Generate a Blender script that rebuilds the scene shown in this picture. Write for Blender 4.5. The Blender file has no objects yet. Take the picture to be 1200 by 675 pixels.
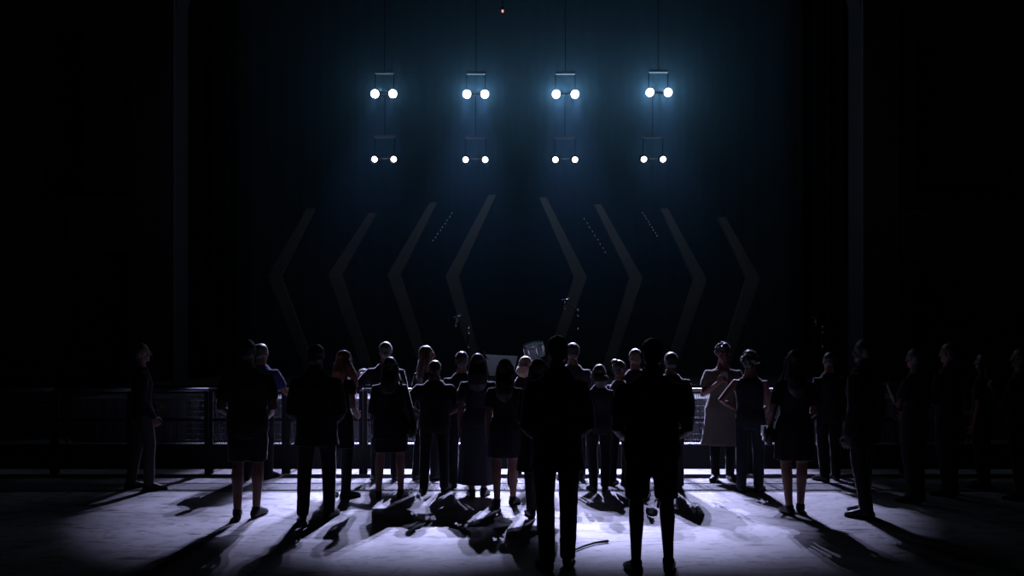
import bpy, bmesh, math, random
from mathutils import Vector, Matrix, noise
random.seed(7)
PI = math.pi
V = Vector
sc = bpy.context.scene
C = sc.collection

# ------------------------------------------------------------------ camera, exposure, world
F = 900.0            # focal length in pixels of the 1200 px frame
EYE = 1.65           # camera height
HOR = 410.0          # pixel row of the horizon
cam = bpy.data.cameras.new('camera')
cam.sensor_width = 36.0
cam.lens = 36.0 * F / 1200.0
cam.shift_y = (HOR - 337.5) / 1200.0
cam.clip_end = 200
camo = bpy.data.objects.new('camera', cam)
camo.location = (0, 0, EYE)
camo.rotation_euler = (PI / 2, 0, 0)
C.objects.link(camo)
sc.camera = camo
sc.view_settings.view_transform = 'Standard'
sc.view_settings.look = 'None'
sc.view_settings.gamma = 1.0
sc.view_settings.use_curve_mapping = False
sc.view_settings.exposure = 0.0
sc.cycles.use_denoising = True
sc.cycles.volume_bounces = 0
sc.cycles.max_bounces = 6
sc.cycles.diffuse_bounces = 4
w = bpy.data.worlds.new('World')
sc.world = w
w.use_nodes = True
w.node_tree.nodes['Background'].inputs[0].default_value = (0.5, 0.5, 0.9, 1)
w.node_tree.nodes['Background'].inputs[1].default_value = 0.0008

# light levels of the hanging lamps
BEAM_UP, BEAM_LOW = 7400.0, 250.0
COL_K = (0.5, 1.15, 1.15, 0.6)            # the outer pairs are weaker          # the narrow beams that light the floor
GLOW_UP, GLOW_LOW = 11.0, 0.7
GLOW_K = (0.32, 0.9, 1.15, 1.15)             # added point lights behind the cans, for the halo in the haze
BEAM_COL = (0.57, 0.58, 1.0)
GLOW_COL = (0.3, 0.64, 1.0)
LAMP_Y = 17.5
HAZE, HAZE_FRONT = 0.13, 0.0006

def at(px, py, d):
    return V(((px - 600) / F * d, d, EYE + (HOR - py) / F * d))

# ------------------------------------------------------------------ materials
MATS = {}
def mat(name, col, rough=0.7, metal=0.0, bump=0.0, scale=40.0, var=0.15, spec=0.4, coat=0.0, sheen=0.0, trans=0.0, sss=0.0):
    if name in MATS: return MATS[name]
    m = bpy.data.materials.new(name); m.use_nodes = True
    nt = m.node_tree; b = nt.nodes['Principled BSDF']
    tc = nt.nodes.new('ShaderNodeTexCoord')
    nz = nt.nodes.new('ShaderNodeTexNoise'); nz.inputs['Scale'].default_value = scale; nz.inputs['Detail'].default_value = 4
    nt.links.new(tc.outputs['Object'], nz.inputs['Vector'])
    mx = nt.nodes.new('ShaderNodeMix'); mx.data_type = 'RGBA'
    mx.inputs[6].default_value = (*[c * (1 - var) for c in col], 1)
    mx.inputs[7].default_value = (*[min(1, c * (1 + var)) for c in col], 1)
    nt.links.new(nz.outputs['Fac'], mx.inputs[0])
    nt.links.new(mx.outputs[2], b.inputs['Base Color'])
    b.inputs['Roughness'].default_value = rough; b.inputs['Metallic'].default_value = metal
    b.inputs['Specular IOR Level'].default_value = spec
    if sheen:
        b.inputs['Sheen Weight'].default_value = sheen; b.inputs['Sheen Roughness'].default_value = 0.25
    if trans: b.inputs['Transmission Weight'].default_value = trans
    if sss:
        b.inputs['Subsurface Weight'].default_value = sss
        b.inputs['Subsurface Radius'].default_value = (1.0, 0.35, 0.2)
        b.inputs['Subsurface Scale'].default_value = 0.01
    if bump:
        bp = nt.nodes.new('ShaderNodeBump'); bp.inputs['Strength'].default_value = bump; bp.inputs['Distance'].default_value = 0.01
        nt.links.new(nz.outputs['Fac'], bp.inputs['Height']); nt.links.new(bp.outputs[0], b.inputs['Normal'])
    MATS[name] = m
    return m

def emit(name, col, s):
    m = bpy.data.materials.new(name); m.use_nodes = True
    nt = m.node_tree; nt.nodes.remove(nt.nodes['Principled BSDF'])
    e = nt.nodes.new('ShaderNodeEmission'); e.inputs[0].default_value = (*col, 1); e.inputs[1].default_value = s
    nt.links.new(e.outputs[0], nt.nodes['Material Output'].inputs[0])
    return m

def translucent(name, col, amt=0.6):
    m = mat(name, col, 0.5)
    nt = m.node_tree; b = nt.nodes['Principled BSDF']
    t = nt.nodes.new('ShaderNodeBsdfTranslucent'); t.inputs[0].default_value = (*col, 1)
    mx = nt.nodes.new('ShaderNodeMixShader'); mx.inputs[0].default_value = amt
    nt.links.new(b.outputs[0], mx.inputs[1]); nt.links.new(t.outputs[0], mx.inputs[2])
    nt.links.new(mx.outputs[0], nt.nodes['Material Output'].inputs[0])
    return m

def concrete():
    m = bpy.data.materials.new('worn_concrete'); m.use_nodes = True
    nt = m.node_tree; b = nt.nodes['Principled BSDF']; L = nt.links.new
    tc = nt.nodes.new('ShaderNodeTexCoord')
    def nz(scale, det, rough=0.55, dist=0.0, sx=1, sy=1):
        mp = nt.nodes.new('ShaderNodeMapping'); mp.inputs['Scale'].default_value = (sx, sy, 1)
        L(tc.outputs['Object'], mp.inputs[0])
        n = nt.nodes.new('ShaderNodeTexNoise'); n.inputs['Scale'].default_value = scale; n.inputs['Detail'].default_value = det
        n.inputs['Roughness'].default_value = rough; n.inputs['Distortion'].default_value = dist
        L(mp.outputs[0], n.inputs['Vector']); return n.outputs['Fac']
    def ramp(src, p0, c0, p1, c1):
        r = nt.nodes.new('ShaderNodeValToRGB'); e = r.color_ramp.elements
        e[0].position = p0; e[0].color = (c0, c0, c0, 1); e[1].position = p1; e[1].color = (c1, c1, c1, 1)
        L(src, r.inputs[0]); return r.outputs[0]
    def mul(a, c):
        x = nt.nodes.new('ShaderNodeMix'); x.data_type = 'RGBA'; x.blend_type = 'MULTIPLY'; x.inputs[0].default_value = 1
        L(a, x.inputs[6]); L(c, x.inputs[7]); return x.outputs[2]
    big = ramp(nz(0.9, 6, 0.6, 0.6), 0.3, 0.5, 0.66, 1.0)
    mid = ramp(nz(4.0, 8, 0.7, 1.2, 1, 1.6), 0.34, 0.55, 0.5, 1.0)
    marks = ramp(nz(2.2, 3, 0.5, 2.5, 0.6, 3.0), 0.345, 0.35, 0.40, 1.0)
    fine = ramp(nz(60, 4), 0.3, 0.85, 0.7, 1.0)
    col = nt.nodes.new('ShaderNodeMix'); col.data_type = 'RGBA'; col.blend_type = 'MULTIPLY'; col.inputs[0].default_value = 1
    col.inputs[7].default_value = (0.52, 0.51, 0.53, 1)
    L(mul(mul(mul(big, mid), marks), fine), col.inputs[6])
    L(col.outputs[2], b.inputs['Base Color'])
    b.inputs['Roughness'].default_value = 0.65; b.inputs['Specular IOR Level'].default_value = 0.25
    bp = nt.nodes.new('ShaderNodeBump'); bp.inputs['Strength'].default_value = 0.15; bp.inputs['Distance'].default_value = 0.01
    L(nz(25, 5), bp.inputs['Height']); L(bp.outputs[0], b.inputs['Normal'])
    return m

M_floor = concrete()
M_wall = mat('dark_plaster', (0.022, 0.021, 0.022), 0.9, bump=0.2, scale=6)
M_trim = mat('painted_trim', (0.05, 0.045, 0.046), 0.8, scale=9)
M_black = mat('matte_black', (0.012, 0.012, 0.014), 0.8)
M_curtain = mat('black_velour', (0.004, 0.0045, 0.005), 0.95, scale=12, sheen=0.1)
M_stage = mat('stage_boards', (0.014, 0.014, 0.015), 0.75, scale=4, bump=0.1)
M_skirt = mat('grey_skirt', (0.16, 0.165, 0.18), 0.85, scale=30, bump=0.2)
M_lip = mat('pale_stage_lip', (0.13, 0.13, 0.13), 0.7, scale=10)
M_wire = mat('grey_wire', (0.13, 0.13, 0.14), 0.7)
M_steel = mat('dark_steel', (0.022, 0.022, 0.025), 0.55, 0.2, scale=20)
M_galv = mat('worn_steel', (0.34, 0.34, 0.36), 0.4, 0.7, scale=20)
M_chrome = mat('chrome', (0.8, 0.8, 0.82), 0.18, 1.0)
M_housing = mat('lamp_housing', (0.008, 0.008, 0.009), 0.7, 0.0, spec=0.15)
M_bracket = mat('grey_bracket', (0.3, 0.25, 0.24), 0.7, 0.0, spec=0.2)
M_pillar = mat('grey_pillar', (0.26, 0.165, 0.12), 0.8, scale=5)
M_paper = translucent('white_paper', (0.93, 0.93, 0.95), 0.85)
M_shell = translucent('pale_drum_shell', (0.9, 0.9, 0.93), 0.75)
M_lens_hi = emit('lamp_lens_bright', (0.9, 0.94, 1.0), 40)
M_lens_lo = emit('lamp_lens_soft', (0.9, 0.93, 1.0), 6)
M_led = emit('red_led', (1.0, 0.35, 0.3), 1.2)
M_bead = emit('tiny_bulb', (0.7, 0.8, 1.0), 0.2)

# ------------------------------------------------------------------ mesh helpers
def loft(bm, rings, cap=True):
    """rings: lists of points with equal counts"""
    vs = [[bm.verts.new(p) for p in r] for r in rings]
    n = len(vs[0])
    for a, b in zip(vs, vs[1:]):
        for i in range(n):
            j = (i + 1) % n
            bm.faces.new((a[i], a[j], b[j], b[i]))
    if cap:
        bm.faces.new(list(reversed(vs[0]))); bm.faces.new(vs[-1])

def ell_ring(c, ax, ay, n=16):
    return [c + ax * math.cos(2 * PI * i / n) + ay * math.sin(2 * PI * i / n) for i in range(n)]

def tube(bm, pts, rad, n=12, ref=None, flat=1.0, round_caps=True):
    pts = [V(p) for p in pts]
    if not isinstance(rad, (list, tuple)): rad = [rad] * len(pts)
    t0 = (pts[1] - pts[0]).normalized()
    r = V(ref) if ref else (V((1, 0, 0)) if abs(t0.x) < 0.8 else V((0, 1, 0)))
    rings = []
    N = len(pts)
    for i, p in enumerate(pts):
        t = (pts[min(i + 1, N - 1)] - pts[max(i - 1, 0)]).normalized()
        u = (r - t * r.dot(t)).normalized(); v = t.cross(u); r = u
        R = rad[i]
        if i == 0 and round_caps:
            for f, s in ((0.97, 0.25), (0.7, 0.72)):
                rings.append(ell_ring(p - t * R * f, u * R * s, v * R * s * flat, n))
        rings.append(ell_ring(p, u * R, v * R * flat, n))
        if i == N - 1 and round_caps:
            for f, s in ((0.7, 0.72), (0.97, 0.25)):
                rings.append(ell_ring(p + t * R * f, u * R * s, v * R * s * flat, n))
    loft(bm, rings)

def ellipsoid(bm, c, r, M=None, n=16, k=10):
    c = V(c)
    rings = []
    for i in range(k):
        a = PI * (i + 0.5) / k
        z = -math.cos(a); s = math.sin(a)
        ring = [V((r[0] * s * math.cos(2 * PI * j / n), r[1] * s * math.sin(2 * PI * j / n), r[2] * z)) for j in range(n)]
        rings.append([(M @ (p + c)) if M else p + c for p in ring])
    loft(bm, rings)

def box(bm, lo, hi, bev=0.0):
    lo, hi = V(lo), V(hi)
    r = bmesh.ops.create_cube(bm, size=1.0)
    for v in r['verts']:
        v.co = V(((lo.x + hi.x) / 2 + v.co.x * (hi.x - lo.x), (lo.y + hi.y) / 2 + v.co.y * (hi.y - lo.y), (lo.z + hi.z) / 2 + v.co.z * (hi.z - lo.z)))
    if bev:
        es = list({e for v in r['verts'] for e in v.link_edges})
        bmesh.ops.bevel(bm, geom=es, offset=bev, segments=2, affect='EDGES')

def cyl(bm, a, b, r0, r1=None, n=20):
    tube(bm, [a, b], [r0, r1 if r1 is not None else r0], n=n, round_caps=False)

def obj(name, bm, m, parent=None, smooth=True, loc=None):
    bmesh.ops.recalc_face_normals(bm, faces=bm.faces)
    me = bpy.data.meshes.new(name); bm.to_mesh(me); bm.free()
    return link(name, me, m, parent, smooth, loc)

def link(name, me, m, parent=None, smooth=True, loc=None):
    if m: me.materials.append(m)
    if smooth:
        me.polygons.foreach_set('use_smooth', [True] * len(me.polygons))
    o = bpy.data.objects.new(name, me); C.objects.link(o)
    if smooth == 'auto':
        pass
    if parent: o.parent = parent
    if loc: o.location = loc
    return o

def tag(o, label=None, cat=None, group=None, kind=None):
    if label: o['label'] = label
    if cat: o['category'] = cat
    if group: o['group'] = group
    if kind: o['kind'] = kind
    return o

def thing(name, loc, label, cat, group=None, rz=0):
    o = bpy.data.objects.new(name, None); C.objects.link(o)
    o.location = loc; o.rotation_euler.z = rz
    return tag(o, label, cat, group)

def struct(name, bm, m, parent=None, smooth=False):
    o = obj(name, bm, m, parent, smooth)
    if not parent: o['kind'] = 'structure'
    return o

def B(): return bmesh.new()

# ------------------------------------------------------------------ room shell
bm = B(); box(bm, (-13, -8, -0.3), (13, 26, 0)); struct('floor', bm, M_floor)
bm = B(); box(bm, (-13, -8, 13), (13, 26, 13.3)); struct('ceiling', bm, M_wall)
bm = B(); box(bm, (-13.3, -8, 0), (-13, 26, 13)); struct('wall_left', bm, M_wall)
bm = B(); box(bm, (13, -8, 0), (13.3, 26, 13)); struct('wall_right', bm, M_wall)
bm = B(); box(bm, (-13, -8.3, 0), (13, -8, 13)); struct('wall_rear', bm, M_wall)
bm = B(); box(bm, (-13, 26, 0), (13, 26.3, 13)); struct('wall_back', bm, M_wall)

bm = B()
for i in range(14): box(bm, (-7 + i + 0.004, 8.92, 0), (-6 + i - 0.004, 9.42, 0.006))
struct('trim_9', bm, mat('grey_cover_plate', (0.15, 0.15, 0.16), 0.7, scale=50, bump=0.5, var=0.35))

PY = 15.0   # proscenium plane
def P(px, py): p = at(px, py, PY); return p.x, p.z
def slab(name, rects, m, y0, y1):
    bm = B()
    for (xa, za, xb, zb) in rects:
        box(bm, (min(xa, xb), y0, min(za, zb)), (max(xa, xb), y1, max(za, zb)))
    return struct(name, bm, m)
x205 = P(205, 0)[0]; x1010 = P(1010, 0)[0]
# left proscenium wall with doorway and tall niche; right one mirrored in kind
xd0, zd = P(64, 296); xd1 = P(166, 0)[0]; xn0, zn0 = P(40, 232); xn1, zn1 = P(97, 22)
slab('wall_proscenium_left', [(-13, 0, xd0, zd), (xd1, 0, x205, zd), (-13, zd, x205, zn0), (-13, zn0, xn0, zn1), (xn1, zn0, x205, zn1), (-13, zn1, x205, 13)], M_wall, PY, PY + 0.6)
slab('doorway_dark_1', [(xd0, 0, xd1, zd)], M_black, PY + 0.45, PY + 0.55)  # black slab stands for the unlit void beyond the doorway
slab('trim_1', [(xn0, zn0, xn1, zn1)], M_black, PY + 0.45, PY + 0.55)
xe0 = P(1070, 0)[0]; xe1, ze = P(1160, 304); xm0, zm0 = P(1072, 232); xm1, zm1 = P(1200, 40)
slab('wall_proscenium_right', [(x1010, 0, xe0, ze), (xe1, 0, 13, ze), (x1010, ze, 13, zm0), (x1010, zm0, xm0, zm1), (xm1, zm0, 13, zm1), (x1010, zm1, 13, 13)], M_wall, PY, PY + 0.6)
slab('doorway_dark_2', [(xe0, 0, xe1, ze)], M_black, PY + 0.45, PY + 0.55)  # right doorway: its darkness is this black slab too
slab('trim_2', [(xm0, zm0, xm1, zm1)], M_black, PY + 0.45, PY + 0.55)
# pale lintel panels over the doorways, pilasters beside the opening
xa, za = P(80, 231); xb, zb = P(190, 294)
slab('trim_3', [(xa, za, xb, zb)], M_trim, PY - 0.07, PY)
xa, za = P(1056, 246); xb, zb = P(1136, 302)
slab('trim_4', [(xa, za, xb, zb)], M_trim, PY - 0.07, PY)
slab('trim_5', [(P(152, 0)[0], 0, x205, 12.9)], M_trim, PY - 0.05, PY - 0.001)
slab('trim_6', [(x1010, 0, P(1052, 0)[0], 12.9)], M_trim, PY - 0.05, PY - 0.001)
# proscenium arch: header with rounded corners
bm = B()
R = 2.2; ztop = 9.2
pts = [(x205, 12.9), (x205, ztop - R)]
for i in range(1, 13):
    a = PI - (PI / 2) * i / 12
    pts.append((x205 + R + R * math.cos(a), ztop - R + R * math.sin(a)))
for i in range(0, 13):
    a = PI / 2 - (PI / 2) * i / 12
    pts.append((x1010 - R + R * math.cos(a), ztop - R + R * math.sin(a)))
pts.append((x1010, 12.9))
# only the corner spandrels and the header above the picture
front = [bm.verts.new((x, PY + 0.05, z + 1.2 if z < 12.5 else z)) for x, z in pts]
f = bm.faces.new(front)
r = bmesh.ops.extrude_face_region(bm, geom=[f])
for v in r['geom']:
    if isinstance(v, bmesh.types.BMVert): v.co.y += 0.5
struct('trim_7', bm, M_wall)

# stage: pale front lip, grey skirt, dark deck and low riser
SY, SH = 11.5, 0.92
bm = B(); box(bm, (-6.6, SY, SH - 0.04), (6.8, 12.9, SH)); struct('trim_8', bm, M_lip)
bm = B()
n = 268
rr = [[V((-6.6 + 13.4 * i / n, SY + 0.03 + 0.012 * math.sin(i * 1.7), z)) for i in range(n + 1)] for z in (0.0, SH - 0.04)]
va = [[bm.verts.new(p) for p in r] for r in rr]
for i in range(n): bm.faces.new((va[0][i], va[0][i + 1], va[1][i + 1], va[1][i]))
box(bm, (-6.58, SY + 0.06, 0), (6.78, SY + 0.1, SH - 0.04))
struct('stage_skirt', bm, M_skirt)
bm = B(); box(bm, (-6.6, 12.9, 0), (6.8, 25.9, SH)); struct('stage_deck', bm, M_stage)
RH = 1.06
bm = B(); box(bm, (-6.6, 12.9, SH), (6.8, 25.9, RH)); struct('stage_riser', bm, M_stage)
# backdrop curtain with folds
bm = B()
n = 420
rows = []
for z in (RH, 12.8):
    rows.append([bm.verts.new((-11 + 22 * i / n, 23.6 + 0.11 * math.sin(i * 0.62) + 0.05 * math.sin(i * 0.23), z)) for i in range(n + 1)])
for i in range(n): bm.faces.new((rows[0][i], rows[0][i + 1], rows[1][i + 1], rows[1][i]))
struct('backdrop_curtain', bm, M_curtain, smooth=True)
for s, xx in ((-1, -6.9), (1, 7.0)):
    bm = B(); rows = []
    for z in (RH if True else 0, 12.8):
        rows.append([bm.verts.new((xx + s * 2.2 * (i / 60) + 0.0, 19.2 + 0.09 * math.sin(i * 0.7), z)) for i in range(61)])
    for i in range(60): bm.faces.new((rows[0][i], rows[0][i + 1], rows[1][i + 1], rows[1][i]))
    struct('side_curtain_left' if s < 0 else 'side_curtain_right', bm, M_curtain, smooth=True)

# haze over the stage
def haze(name, dens, y0, y1, label, col, g):
    hm = bpy.data.materials.new(name); hm.use_nodes = True
    nt = hm.node_tree; nt.nodes.remove(nt.nodes['Principled BSDF'])
    vs = nt.nodes.new('ShaderNodeVolumeScatter'); vs.inputs['Color'].default_value = (*col, 1)
    vs.inputs['Density'].default_value = dens; vs.inputs['Anisotropy'].default_value = g
    nt.links.new(vs.outputs[0], nt.nodes['Material Output'].inputs['Volume'])
    bm = B(); box(bm, (-6.5, y0, RH + 0.02), (6.7, y1, 12.8))
    o = obj(name, bm, hm, None, False)
    tag(o, label, 'haze', kind='stuff')
haze('stage_haze', HAZE, 17.6, 19.3, 'blue haze hanging behind the lamps over the stage', (0.6, 0.82, 1.0), -0.4)
haze('beam_haze', HAZE_FRONT, 13.2, 17.55, 'faint haze in the beams in front of the lamps', (0.25, 0.6, 1.0), 0.2)

# ------------------------------------------------------------------ hanging lamps
cols = [(439, 460, 110, 438.5, 461, 187), (547, 568, 110.5, 545.5, 568.5, 187.5), (652, 674, 110.5, 651, 674, 187.5), (762, 783.5, 108.5, 755, 777.5, 187)]
which = ['leftmost', 'second from left', 'third from left', 'rightmost']
def spot(parent, loc, aim, power, col, half, blend, sx, rad=0.04):
    l = bpy.data.lights.new('beam', 'SPOT'); l.energy = power; l.color = col
    l.spot_size = 2 * half; l.spot_blend = blend; l.shadow_soft_size = rad
    o = bpy.data.objects.new('beam', l); C.objects.link(o)
    d = V(aim) - V(loc)
    o.rotation_euler = d.to_track_quat('-Z', 'Y').to_euler()
    o.location = loc; o.scale = (sx, 1, 1)
    return o
def blinder(xa, xb, y, upper, k):
    ca, cb = at(xa, y, LAMP_Y), at(xb, y, LAMP_Y)
    c = (ca + cb) / 2; hw = (cb - ca).length / 2
    lab = f"{'upper' if upper else 'lower'} twin hanging stage lamp with two {'glaring' if upper else 'small clean'} white discs, {which[k]} of four"
    t = thing('stage_lamp', c, lab, 'stage lamp', 'upper row of twin lamps' if upper else 'lower row of twin lamps')
    tilt = Matrix.Rotation(math.radians(22), 4, 'X')
    r = 0.095
    for s in (-1, 1):
        bm = B()
        rings = [[tilt @ V((s * hw + q * math.cos(2 * PI * i / 24), yy, q * math.sin(2 * PI * i / 24))) for i in range(24)] for yy, q in ((0.06, r * 1.08), (0.13, r * 1.05), (0.19, r * 0.75), (0.22, r * 0.4))]
        loft(bm, rings)
        obj('lamp_can', bm, M_housing, t)
    bm = B(); tube(bm, [tilt @ V((-hw, 0.13, 0)), tilt @ V((hw, 0.13, 0))], 0.022, 10)
    obj('cross_tube', bm, M_bracket, t)
    lm = M_lens_hi if upper else M_lens_lo
    for s in (-1, 1):
        bm = B()
        # reflector bowl ring
        rings = []
        for (yy, q) in ((0.07, r * 1.08), (0.0, r * 1.13), (0.0, r * 1.04), (0.05, r * 1.0)):
            rings.append([tilt @ V((s * hw + q * math.cos(2 * PI * i / 28), yy, q * math.sin(2 * PI * i / 28))) for i in range(28)])
        loft(bm, rings, False)
        rg = obj('lamp_ring', bm, M_housing, t)
        bm = B()
        rings = []
        rl = r * 0.92 if upper else r * 0.7
        for k2, (yy, q) in enumerate(((0.05, rl), (0.02, rl * 0.9), (0.0, rl * 0.55), (-0.006, rl * 0.12))):
            rings.append([tilt @ V((s * hw + q * math.cos(2 * PI * i / 24), yy, q * math.sin(2 * PI * i / 24))) for i in range(24)])
        loft(bm, rings)
        obj('lens', bm, lm, rg)
        lp = c + tilt @ V((s * hw, -0.05, 0))
        aimx = AIM_X[k]
        b = spot(t, lp, (aimx, AIM_Y, 0), (BEAM_UP if upper else BEAM_LOW) * COL_K[k], BEAM_COL, math.radians(BEAM_HALF), BEAM_BLEND, BEAM_SX)
        g = bpy.data.lights.new('halo_fill', 'POINT'); g.energy = (GLOW_UP if upper else GLOW_LOW) * GLOW_K[k]; g.color = GLOW_COL; g.shadow_soft_size = 0.05  # added point behind each can, lights the haze, pillars and curtain
        go = bpy.data.objects.new('halo_fill', g); C.objects.link(go); go.location = c + tilt @ V((s * hw, 0.3, 0))
        g2 = bpy.data.lights.new('bracket_fill', 'POINT'); g2.energy = 0.9; g2.color = GLOW_COL; g2.shadow_soft_size = 0.05  # extra point added in front so the bracket faces show
        go = bpy.data.objects.new('bracket_fill', g2); C.objects.link(go); go.location = lp + V((0, -0.12, 0.06))
    # yoke: two arms and a pale crossbar, clamp
    zb = 0.50 if upper else 0.525
    for s in (-1, 1):
        bm = B(); box(bm, (s * (hw + 0.01) - 0.006, 0.12, 0.02), (s * (hw + 0.01) + 0.006, 0.15, zb + 0.01))
        obj('yoke_arm', bm, M_housing, t, False)
    bm = B(); box(bm, (-hw - 0.02, 0.09, zb), (hw + 0.02, 0.17, zb + 0.06), 0.01)
    obj('crossbar', bm, M_bracket, t, False)
    bm = B()
    top = 9.85 - c.z if upper else 1.49
    tube(bm, [(0, 0.15, zb + 0.05), (0, 0.15, top)], 0.007, 8)
    obj('hanging_rod', bm, M_housing, t)
    return t
AIM_X, AIM_Y, BEAM_HALF, BEAM_BLEND, BEAM_SX = (-2.3, -0.8, 1.0, 2.15), 9.75, 12.2, 0.6, 1.05
for k, (a, b, y, a2, b2, y2) in enumerate(cols):
    blinder(a, b, y, True, k); blinder(a2, b2, y2, False, k)

# truss the lamps hang from
t = thing('lighting_truss', (0, LAMP_Y + 0.15, 9.85), 'dark box truss across the top that carries the hanging lamps', 'truss')
bm = B()
for y, z in ((-0.15, 0), (0.15, 0), (-0.15, 0.3), (0.15, 0.3)): tube(bm, [(-6, y, z), (6, y, z)], 0.025, 8)
obj('chord', bm, M_steel, t)
bm = B()
n = 40
for i in range(n):
    x0, x1 = -6 + 12 * i / n, -6 + 12 * (i + 1) / n
    for y in (-0.15, 0.15):
        za, zb = (0, 0.3) if i % 2 else (0.3, 0)
        tube(bm, [(x0, y, za), (x1, y, zb)], 0.011, 6)
obj('lacing', bm, M_steel, t)
bm = B()
for x in (-5.8, 5.8): tube(bm, [(x, 0, 0.3), (x, 0, 3.1)], 0.012, 6)
obj('suspension_cable', bm, M_steel, t)
p = at(589, 13, LAMP_Y - 0.1)
t = thing('indicator_light', p, 'tiny pink indicator light at the top under the truss', 'light')
bm = B(); ellipsoid(bm, (0, 0, 0), (0.025, 0.025, 0.035)); obj('bulb', bm, M_led, t)
bm = B(); box(bm, (-0.03, 0.01, 0.02), (0.03, 0.07, 0.10), 0.008); tube(bm, [(0, 0.04, 0.1), (0, 0.1, 9.85 - p.z)], 0.008, 6); obj('bracket', bm, M_housing, t)

# ------------------------------------------------------------------ chevron pillars on the stage
CY = 20.3
chev = [((365, 245), (322, 324), (347, 388)), ((437, 250), (393, 322), (424, 412)), ((508, 238), (462, 322), (490, 405)), ((577, 229), (530, 324), (549, 392)),
        ((636, 232), (680, 325), (657, 392)), ((700, 240), (745, 326), (721, 402)), ((778, 245), (820, 328), (795, 402)), ((845, 255), (882, 326), (857, 402))]
names = ['outermost left', 'second from left', 'third from left', 'fourth from left, left of the centre gap', 'fifth from left, right of the centre gap', 'third from right', 'second from right', 'outermost right']
for i, (a, b, c) in enumerate(chev):
    pa, pb, pc = at(*a, CY), at(*b, CY), at(*c, CY)
    # run the legs on to the deck
    dn = (pc - pb); pc2 = pb + dn * ((pb.z - RH) / (pb.z - pc.z))
    base = V((pc2.x, CY, RH))
    t = thing('bent_pillar', base, f'grey bent stage pillar shaped like a chevron, {names[i]}', 'pillar', 'bent chevron pillars on the stage')
    wd = 0.13
    def strip(p, q, w0, w1):
        bm = B()
        rings = []
        for pt, ww in ((p, w0), (q, w1)):
            l = pt - base
            rings.append([l + V((-ww, -0.08, 0)), l + V((ww, -0.08, 0)), l + V((ww, 0.08, 0)), l + V((-ww, 0.08, 0))])
        loft(bm, rings)
        return bm
    obj('upper_arm', strip(pb, pa, 0.17, 0.09), M_pillar, t, False)
    obj('lower_leg', strip(pc2, pb, 0.13, 0.17), M_pillar, t, False)
    bm = B(); box(bm, (-0.3, -0.25, 0), (0.3, 0.25, 0.03), 0.008); obj('base_plate', bm, M_steel, t, False)
# beaded strands between the pillars
for i, (a, b) in enumerate((((506, 284), (531, 248)), ((683, 254), (711, 298)), ((752, 248), (771, 278)))):
    pa, pb = at(*a, 19.6), at(*b, 19.6)
    up = pa if pa.z > pb.z else pb; lo = pb if up is pa else pa
    t = thing('beaded_strand', up, ['slanting strand of tiny bulbs left of the centre gap', 'slanting strand of tiny bulbs just right of the centre gap', 'short slanting strand of tiny bulbs below the rightmost lamp'][i], 'light strand', 'slanting strands of tiny bulbs')
    bm = B(); tube(bm, [(0, 0, 0), lo - up], 0.006, 6); obj('strand', bm, M_steel, t)
    bm = B(); tube(bm, [(0, 0, 0), (0, 0, 12.99 - up.z)], 0.004, 6); obj('hanging_wire', bm, M_black, t)
    bm = B()
    for q in range(9): ellipsoid(bm, (lo - up) * ((q + 0.5) / 9) + V((0.01 * (q % 2), 0, 0)), (0.011, 0.011, 0.011), n=8, k=5)
    o = obj('bulb', bm, M_bead, t); o['kind'] = 'stuff'

# ------------------------------------------------------------------ things on the stage
def mic_stand(px, topy, d, label, boom):
    p = at(px, topy, d); h = p.z - RH
    t = thing('microphone_stand', (p.x, d, RH), label, 'microphone stand', 'tall microphone stands on the stage')
    for k in range(3):
        a = k * 2 * PI / 3 + 0.4
        bm = B(); tube(bm, [(0, 0, 0.22), (0.33 * math.cos(a), 0.33 * math.sin(a), 0.012)], 0.011, 8); obj('leg', bm, M_black, t)
    bm = B(); tube(bm, [(0, 0, 0.1), (0, 0, h - 0.1)], 0.013, 10); obj('pole', bm, M_black, t)
    for zz in (h - 0.12, h - 0.22, h - 0.48):
        bm = B(); ellipsoid(bm, (0.02, -0.02, zz), (0.026, 0.026, 0.03)); obj('clamp', bm, M_chrome, t)
    bm = B(); tube(bm, [(0.1, 0, h - 0.16), (boom * 0.5, 0, h - 0.02), (boom, 0, h + 0.06)], 0.009, 8); obj('boom_arm', bm, M_black, t)
    bm = B(); tube(bm, [(boom, 0, h + 0.06), (boom - 0.01, -0.04, h - 0.09)], [0.03, 0.024], 12); m = obj('microphone', bm, M_galv, t)
    bm = B()
    for dz in (0.05, -0.02):
        rings = [[V((boom + 0.055 * math.cos(2 * PI * i / 16), 0.055 * math.sin(2 * PI * i / 16), h + dz + q)) for i in range(16)] for q in (-0.008, 0.008)]
        loft(bm, rings, False)
    tube(bm, [(boom - 0.06, 0, h + 0.07), (boom + 0.07, 0, h + 0.1)], 0.014, 8)
    obj('shock_mount', bm, M_chrome, m)
mic_stand(548, 376, 14.0, 'microphone stand with shiny clamps left of the drum', -0.2)
mic_stand(676, 356, 14.4, 'tallest microphone stand with pale microphone behind the man in the middle', -0.22)
mic_stand(963, 376, 14.2, 'microphone stand far right of the drum with two faint glints', -0.1)

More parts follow.
